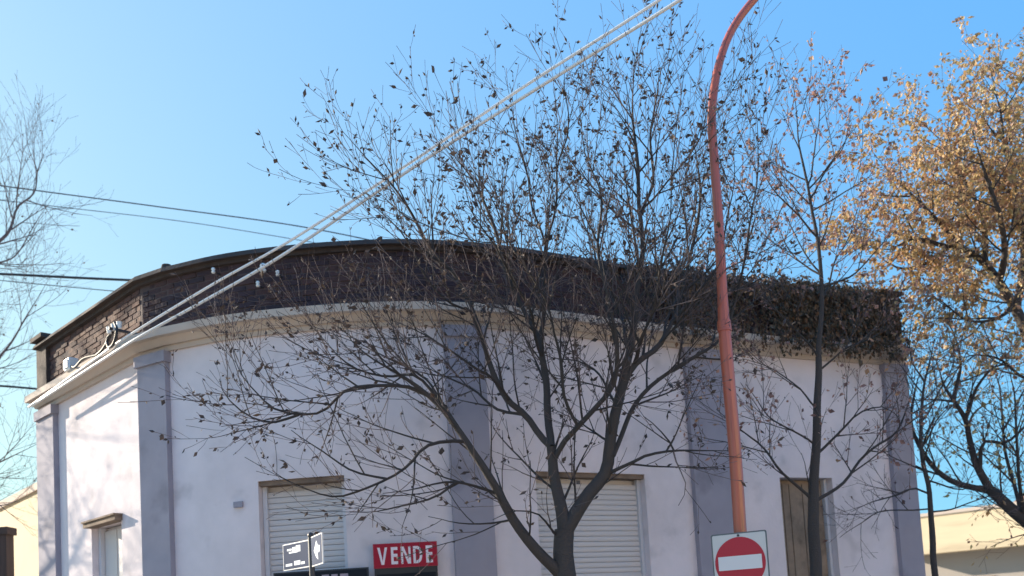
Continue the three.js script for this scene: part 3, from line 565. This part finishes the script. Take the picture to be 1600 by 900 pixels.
// thin sapling by the right end of the building
{
  const t = new Tree(23, { levels: [{ per: 3, from: .25, angle: .8, len: .8, r: .009, wig: .2, up: .02, leaves: 0 }, { per: 5, from: .2, angle: .6, len: .4, r: .0045, wig: .25, up: .03, leaves: .08 }, { per: 3, from: .2, angle: .6, len: .2, r: .003, wig: .25, up: .03, step: .07, leaves: .1 }] });
  const d = 11.5, foot = spot(1461, 900, d); foot.y = .15; t.limb([foot, ...S([[1461, 900, d], [1457, 838, d]])], .048, .036, 0);
  const ls = limbs(t, [
    [.036, .012, 0, [1457, 840, d], [1452, 769, d], [1442, 720, d], [1439, 651, d], [1445, 600, d], [1460, 530, d]],
    [.015, .004, 1, [1453, 772, d], [1430, 763, 11.4], [1405, 772, 11.3], [1362, 785, 11.2], [1330, 800, 11.15]],
    [.012, .004, 1, [1455, 795, d], [1430, 797, 11.4], [1374, 800, 11.2], [1337, 822, 11.1], [1312, 840, 11.05]],
    [.012, .004, 1, [1455, 800, d], [1490, 795, 11.6], [1530, 780, 11.7], [1575, 765, 11.7]],
    [.012, .004, 1, [1448, 750, d], [1500, 765, 11.3], [1530, 758, 11.2], [1560, 770, 11.2]],
    [.012, .004, 1, [1440, 700, d], [1470, 650, 11.6], [1500, 630, 11.7], [1520, 640, 11.7]],
    [.012, .004, 1, [1439, 660, d], [1470, 610, 11.4], [1490, 560, 11.4], [1480, 500, 11.4]],
    [.012, .004, 1, [1445, 600, d], [1425, 560, 11.2], [1420, 520, 11.1], [1430, 480, 11.1]]]);
  ls.forEach((l) => t.grow(l, 1, 1.7));
  plantTree('sapling', 'thin sapling beside the right end of the building', foot, t, M.bark, { len: .05, width: .03, colors: [[.1, .06, .07], [.16, .09, .08]], droop: .3 }, 'dry_leaves', 'street trees');
  console.log('sapling', t.triangles, t.leafAt.length);
}
// golden tree at the right, trunk beyond the frame
{
  const t = new Tree(31, { levels: [
    { per: 4.0, from: .12, angle: .8, len: 1.3, r: .013, wig: .2, up: .02, lift: .1, leaves: .2 },
    { per: 6.0, from: .1, angle: .7, len: .7, r: .006, wig: .25, up: .02, leaves: 2.6 },
    { per: 6.0, from: .1, angle: .7, len: .36, r: .004, wig: .3, up: .02, step: .08, leaves: 5 }] });
  const d = 12.5, foot = spot(1720, 900, d); foot.y = 0;
  t.limb([foot, ...S([[1716, 900, d], [1700, 860, d]])], .2, .15, 0);
  const ls = limbs(t, [
    [.11, .07, 0, [1702, 870, d], [1655, 850, d], [1600, 812, d], [1548, 766, d]],
    [.06, .012, 0, [1548, 768, d], [1527, 729, 12.4], [1514, 682, 12.4], [1508, 655, 12.3], [1490, 625, 12.3], [1474, 600, 12.3], [1462, 560, 12.2]],
    [.045, .012, 0, [1550, 768, d], [1492, 754, 12.6], [1464, 735, 12.7], [1436, 697, 12.8], [1424, 660, 12.9], [1432, 600, 13], [1450, 560, 13]],
    [.03, .008, 0, [1530, 735, 12.4], [1539, 690, 12.2], [1570, 692, 12.1], [1600, 668, 12], [1640, 640, 12]],
    [.02, .006, 1, [1514, 690, 12.4], [1520, 650, 12.5], [1545, 630, 12.6], [1565, 640, 12.6]],
    [.13, .09, 0, [1703, 870, d], [1690, 760, d], [1670, 640, d], [1640, 570, d], [1603, 516, d]],
    [.075, .008, 0, [1603, 516, d], [1586, 480, d], [1564, 446, 12.4], [1542, 415, 12.4], [1514, 393, 12.3], [1480, 386, 12.3], [1430, 373, 12.2], [1385, 390, 12.2], [1350, 380, 12.2]],
    [.03, .008, 0, [1582, 478, d], [1560, 462, 12.7], [1540, 455, 12.8], [1510, 430, 12.9]],
    [.04, .01, 0, [1500, 390, 12.3], [1470, 350, 12.2], [1430, 310, 12.1], [1390, 270, 12.0]],
    [.04, .01, 0, [1540, 412, 12.4], [1535, 340, 12.6], [1500, 270, 12.8], [1470, 220, 12.9], [1440, 190, 12.9]],
    [.06, .012, 0, [1588, 484, d], [1600, 400, 12.6], [1590, 310, 12.6], [1570, 230, 12.5], [1560, 160, 12.5], [1545, 100, 12.4]],
    [.05, .012, 0, [1560, 440, 12.4], [1570, 400, 12.0], [1560, 330, 11.7], [1535, 260, 11.5], [1520, 200, 11.4]],
    [.08, .02, 0, [1640, 570, d], [1650, 450, 12.6], [1640, 320, 12.8], [1620, 210, 13], [1600, 120, 13]],
    [.05, .012, 0, [1645, 420, 12.7], [1600, 340, 13.2], [1560, 290, 13.5], [1510, 320, 13.6]],
    [.06, .015, 0, [1670, 640, d], [1720, 500, 12.3], [1740, 380, 12.2], [1730, 250, 12]],
    [.03, .008, 0, [1600, 812, d], [1570, 700, 13], [1560, 600, 13.2], [1530, 540, 13.3]],
    [.03, .006, 0, [1600, 812, d], [1590, 720, 12], [1585, 620, 11.8], [1570, 550, 11.7]],
    [.03, .006, 0, [1508, 655, 12.3], [1530, 600, 12.1], [1560, 570, 12], [1590, 580, 12]],
    [.03, .006, 0, [1490, 625, 12.3], [1500, 570, 12.6], [1490, 520, 12.8], [1460, 480, 12.9]],
    [.03, .006, 0, [1640, 570, d], [1600, 590, 12.2], [1560, 560, 12], [1520, 555, 12], [1480, 570, 12]],
    [.03, .006, 0, [1586, 480, d], [1550, 500, 12.2], [1510, 500, 12.1], [1470, 470, 12.1], [1440, 460, 12]],
    [.035, .006, 0, [1480, 386, 12.3], [1450, 410, 12.5], [1410, 420, 12.6], [1370, 400, 12.7]],
  ]);
  ls.forEach((l) => t.grow(l, 1));
  // the leaves are left on the upper boughs only
  const up = t.leafAt.filter(([p]) => p.y > 5.6 + .45 * Math.sin(p.x * 3) || t.R() < .10 + .25 * Math.max(0, (p.y - 4.4) / 1.2));
  t.leafAt = up;
  plantTree('golden_tree', 'tree with golden autumn leaves filling the upper right corner', foot, t, M.bark, { len: .07, width: .046, colors: [[.56, .37, .15], [.50, .31, .13], [.62, .44, .22], [.38, .22, .14], [.46, .36, .16], [.3, .17, .1]], droop: .6, stalk: .06, mat: { transmission: .5 } }, 'golden_leaves', 'street trees');
  console.log('golden tree', t.triangles, t.leafAt.length);
}
// bare tree at the left, trunk beyond the frame; its shade falls on the side wall
{
  const t = new Tree(43, { levels: [
    { per: 3.2, from: .2, angle: .75, len: 1.6, r: .014, wig: .16, up: .03, lift: .1, leaves: 0 },
    { per: 4.4, from: .2, angle: .65, len: .95, r: .007, wig: .22, up: .03, leaves: .02 },
    { per: 3.6, from: .2, angle: .6, len: .5, r: .0045, wig: .25, up: .03, leaves: .06 }] });
  const d = 16.6, foot = spot(-330, 900, d); foot.y = 0;
  t.limb([foot, ...S([[-328, 900, d], [-320, 780, d], [-310, 700, d]])], .24, .17, 0);
  const ls = limbs(t, [
    [0.084, 0.011, 0, [-310, 705, d], [-230, 560, 15.8], [-120, 450, 15.8], [-30, 395, 15.8], [13, 363, 15.8], [28, 323, 15.8], [52, 303, 15.8], [58, 267, 15.8], [47, 240, 15.8], [40, 200, 15.8]],
    [0.021, 0.003, 0, [-60, 415, 15.8], [0, 410, 15.7], [27, 397, 15.6], [50, 357, 15.6], [82, 310, 15.6]],
    [0.077, 0.011, 0, [-312, 715, d], [-200, 660, 15.6], [-110, 640, 15.5], [-40, 600, 15.4], [10, 545, 15.4], [50, 480, 15.3], [80, 430, 15.3]],
    [0.049, 0.007, 0, [-200, 660, 15.6], [-120, 720, 15.4], [-40, 735, 15.3], [35, 705, 15.2], [70, 688, 15.2]],
    [0.035, 0.006, 0, [-120, 720, 15.4], [-60, 780, 15.3], [0, 790, 15.3], [45, 775, 15.2]],
    [0.084, 0.011, 0, [-310, 700, d], [-300, 520, 16.0], [-260, 360, 16.0], [-180, 240, 16.0], [-110, 140, 16.0]],
    [0.056, 0.008, 0, [-300, 560, 16.0], [-200, 420, 16.6], [-100, 330, 17.0], [-20, 280, 17.2], [10, 230, 17.2]],
    [0.056, 0.008, 0, [-300, 600, 15.9], [-160, 520, 15.0], [-60, 480, 14.6], [20, 450, 14.4]],
    [0.063, 0.008, 0, [-312, 640, d], [-420, 480, 15.6], [-500, 360, 15.6], [-540, 250, 15.6]],
    [0.056, 0.008, 0, [-305, 620, d], [-250, 480, 17.0], [-170, 400, 17.8], [-120, 300, 18.2]],
    [0.056, 0.008, 0, [-312, 690, d], [-220, 600, 16.8], [-140, 560, 17.4], [-60, 560, 17.8], [0, 520, 18.0]],
  ]);
  for (const p of [[[-12.2, 3.4, -16.4], [-11.5, 4.1, -15.5], [-10.8, 4.8, -14.6], [-10.2, 5.8, -13.9]], [[-12.3, 3.2, -16.5], [-12.4, 4.2, -15.6], [-12.3, 5.2, -14.9], [-12, 6.4, -14.2]],
    [[-11.5, 4.1, -15.5], [-10.6, 4.2, -15.1], [-9.7, 4.5, -14.5], [-9.0, 5.2, -14.1]], [[-12.3, 3.6, -16.5], [-13.2, 4.3, -15.7], [-13.8, 5.2, -15.2], [-14, 6.2, -14.8]], [[-11.6, 4.0, -15.6], [-11.7, 4.0, -14.9], [-11.5, 4.3, -14.2], [-11.2, 5.0, -13.7]]]) ls.push(t.limb(p.map((q) => V(...q)), .045, .008, 0));
  ls.forEach((l) => t.grow(l, 1, 1.15));
  plantTree('bare_tree', 'bare winter tree reaching in from the left edge', foot, t, M.barkPale, { len: .05, width: .03, colors: [[.14, .1, .07]], droop: .3 }, 'dry_leaves', 'street trees');
  console.log('left tree', t.triangles, t.leafAt.length);
}

// ---------------------------------------------------------------- neighbouring houses
{   // cream house beyond the right end
  const A = V(13.9, 0, -34.7), B = V(18.9, 0, -29.0), L = A.distanceTo(B), turn = Math.atan2(-(B.z - A.z), B.x - A.x), c = A.clone().add(B).multiplyScalar(.5);
  const h = thing('cream_house', 'low sunlit cream house far behind at the right edge', 'house', c.clone());
  const put = (g, x, y, z) => { g.translate(x, y, z); g.rotateY(turn); g.translate(c.x, 0, c.z); return g; };
  part('upper_wall', put(new THREE.BoxGeometry(L, 1.3, 5), 0, 3.85, -2.0), M.cream, h);
  part('lower_wall', put(new THREE.BoxGeometry(L - .4, 3.2, 4), 0, 1.6, -2.4), M.greyWall, h);
  const door = part('door', put(new THREE.BoxGeometry(1.0, 2.3, .1), -1.1, 1.15, -.39), M.wood, h); part('door_panel', put(new THREE.BoxGeometry(.7, 1.9, .04), -1.1, 1.15, -.33), M.lintel, door);
  const roof = new THREE.CylinderGeometry(.6, 3.2, 1.5, 4, 1); roof.rotateY(Math.PI / 4); roof.scale(1, 1, .8); part('roof', put(roof, 2.3, 5.37, -2.2), M.tile, h);
  part('ledge', put(new THREE.BoxGeometry(L + .1, .12, 5.1), 0, 4.56, -2.0), M.cornice, h);
}
{   // pale house behind the left end, under the bare tree
  const c = V(-8.2, 0, -16), turn = -.85, h = 4.3;
  const w = thing('pale_house', 'pale sunlit house wall beyond the left end of the building', 'house', c.clone());
  const put = (g, x, y, z) => { g.translate(x, y, z); g.rotateY(turn); g.translate(c.x, 0, c.z); return g; };
  part('wall', put(new THREE.BoxGeometry(5.2, h - .12, 3), 0, (h - .12) / 2, -1.5), M.cream, w);
  part('cornice', put(new THREE.BoxGeometry(5.3, .12, 3.1), 0, h - .06, -1.5), M.cornice, w);
  const win = part('window', put(new THREE.BoxGeometry(.9, 1.4, .06), .6, 1.9, .01), M.frame, w); part('window_sill', put(new THREE.BoxGeometry(1.1, .08, .2), .6, 1.14, .08), M.cornice, win);
  const p = spot(4, 825, 13.2), g = thing('gate_post', 'dark post at the far left edge beside the pale house', 'post', V(p.x, 0, p.z));
  part('shaft', new THREE.BoxGeometry(.2, p.y - .1, .2).translate(p.x, (p.y - .1) / 2, p.z), M.coping, g); part('cap', new THREE.BoxGeometry(.26, .1, .26).translate(p.x, p.y - .05, p.z), M.coping, g);
}
// unseen houses across the street, added to throw warm sunlight onto the shaded facade
[[-13, 9.5, 12, 5.2, 0, 'unseen cream house added across the street for warm bounce light, left of the other two'], [-.2, 10.2, 12.6, 6.0, 0, 'unseen cream house added straight across the street for warm bounce light, between the other two'], [12.2, -0.8, 13, 6.0, .8, 'unseen cream corner house added across the side street, turned to bounce warm light on the right wing']].forEach(([x, z, L, h, turn, label]) => {
  const o = thing('added_opposite_house', label, 'house', V(x, 0, z), 'added houses across the street');
  const put = (w, hh, d, dx, y, dz) => { const g = new THREE.BoxGeometry(w, hh, d); g.translate(dx, y, dz); g.rotateY(turn); g.translate(x, 0, z); return g; };
  part('wall', put(L, h, 6, 0, h / 2, 3), M.opposite, o);
  part('cornice', put(L - .02, .3, .5, 0, h - .4, -.04), M.cornice, o);
  for (const k of [-.33, 0, .33]) { const wn = part(k ? 'window' : 'door', put(1.1, k ? 1.7 : 2.5, .08, k * L, k ? 1.95 : 1.25, -.03), M.wood, o); part('frame', put(1.3, .1, .14, k * L, k ? 2.86 : 2.56, -.06), M.frame, wn); }
});

scene.traverse((o) => { if (o.isMesh) { o.castShadow = true; o.receiveShadow = true; } });
renderer.render(scene, camera);
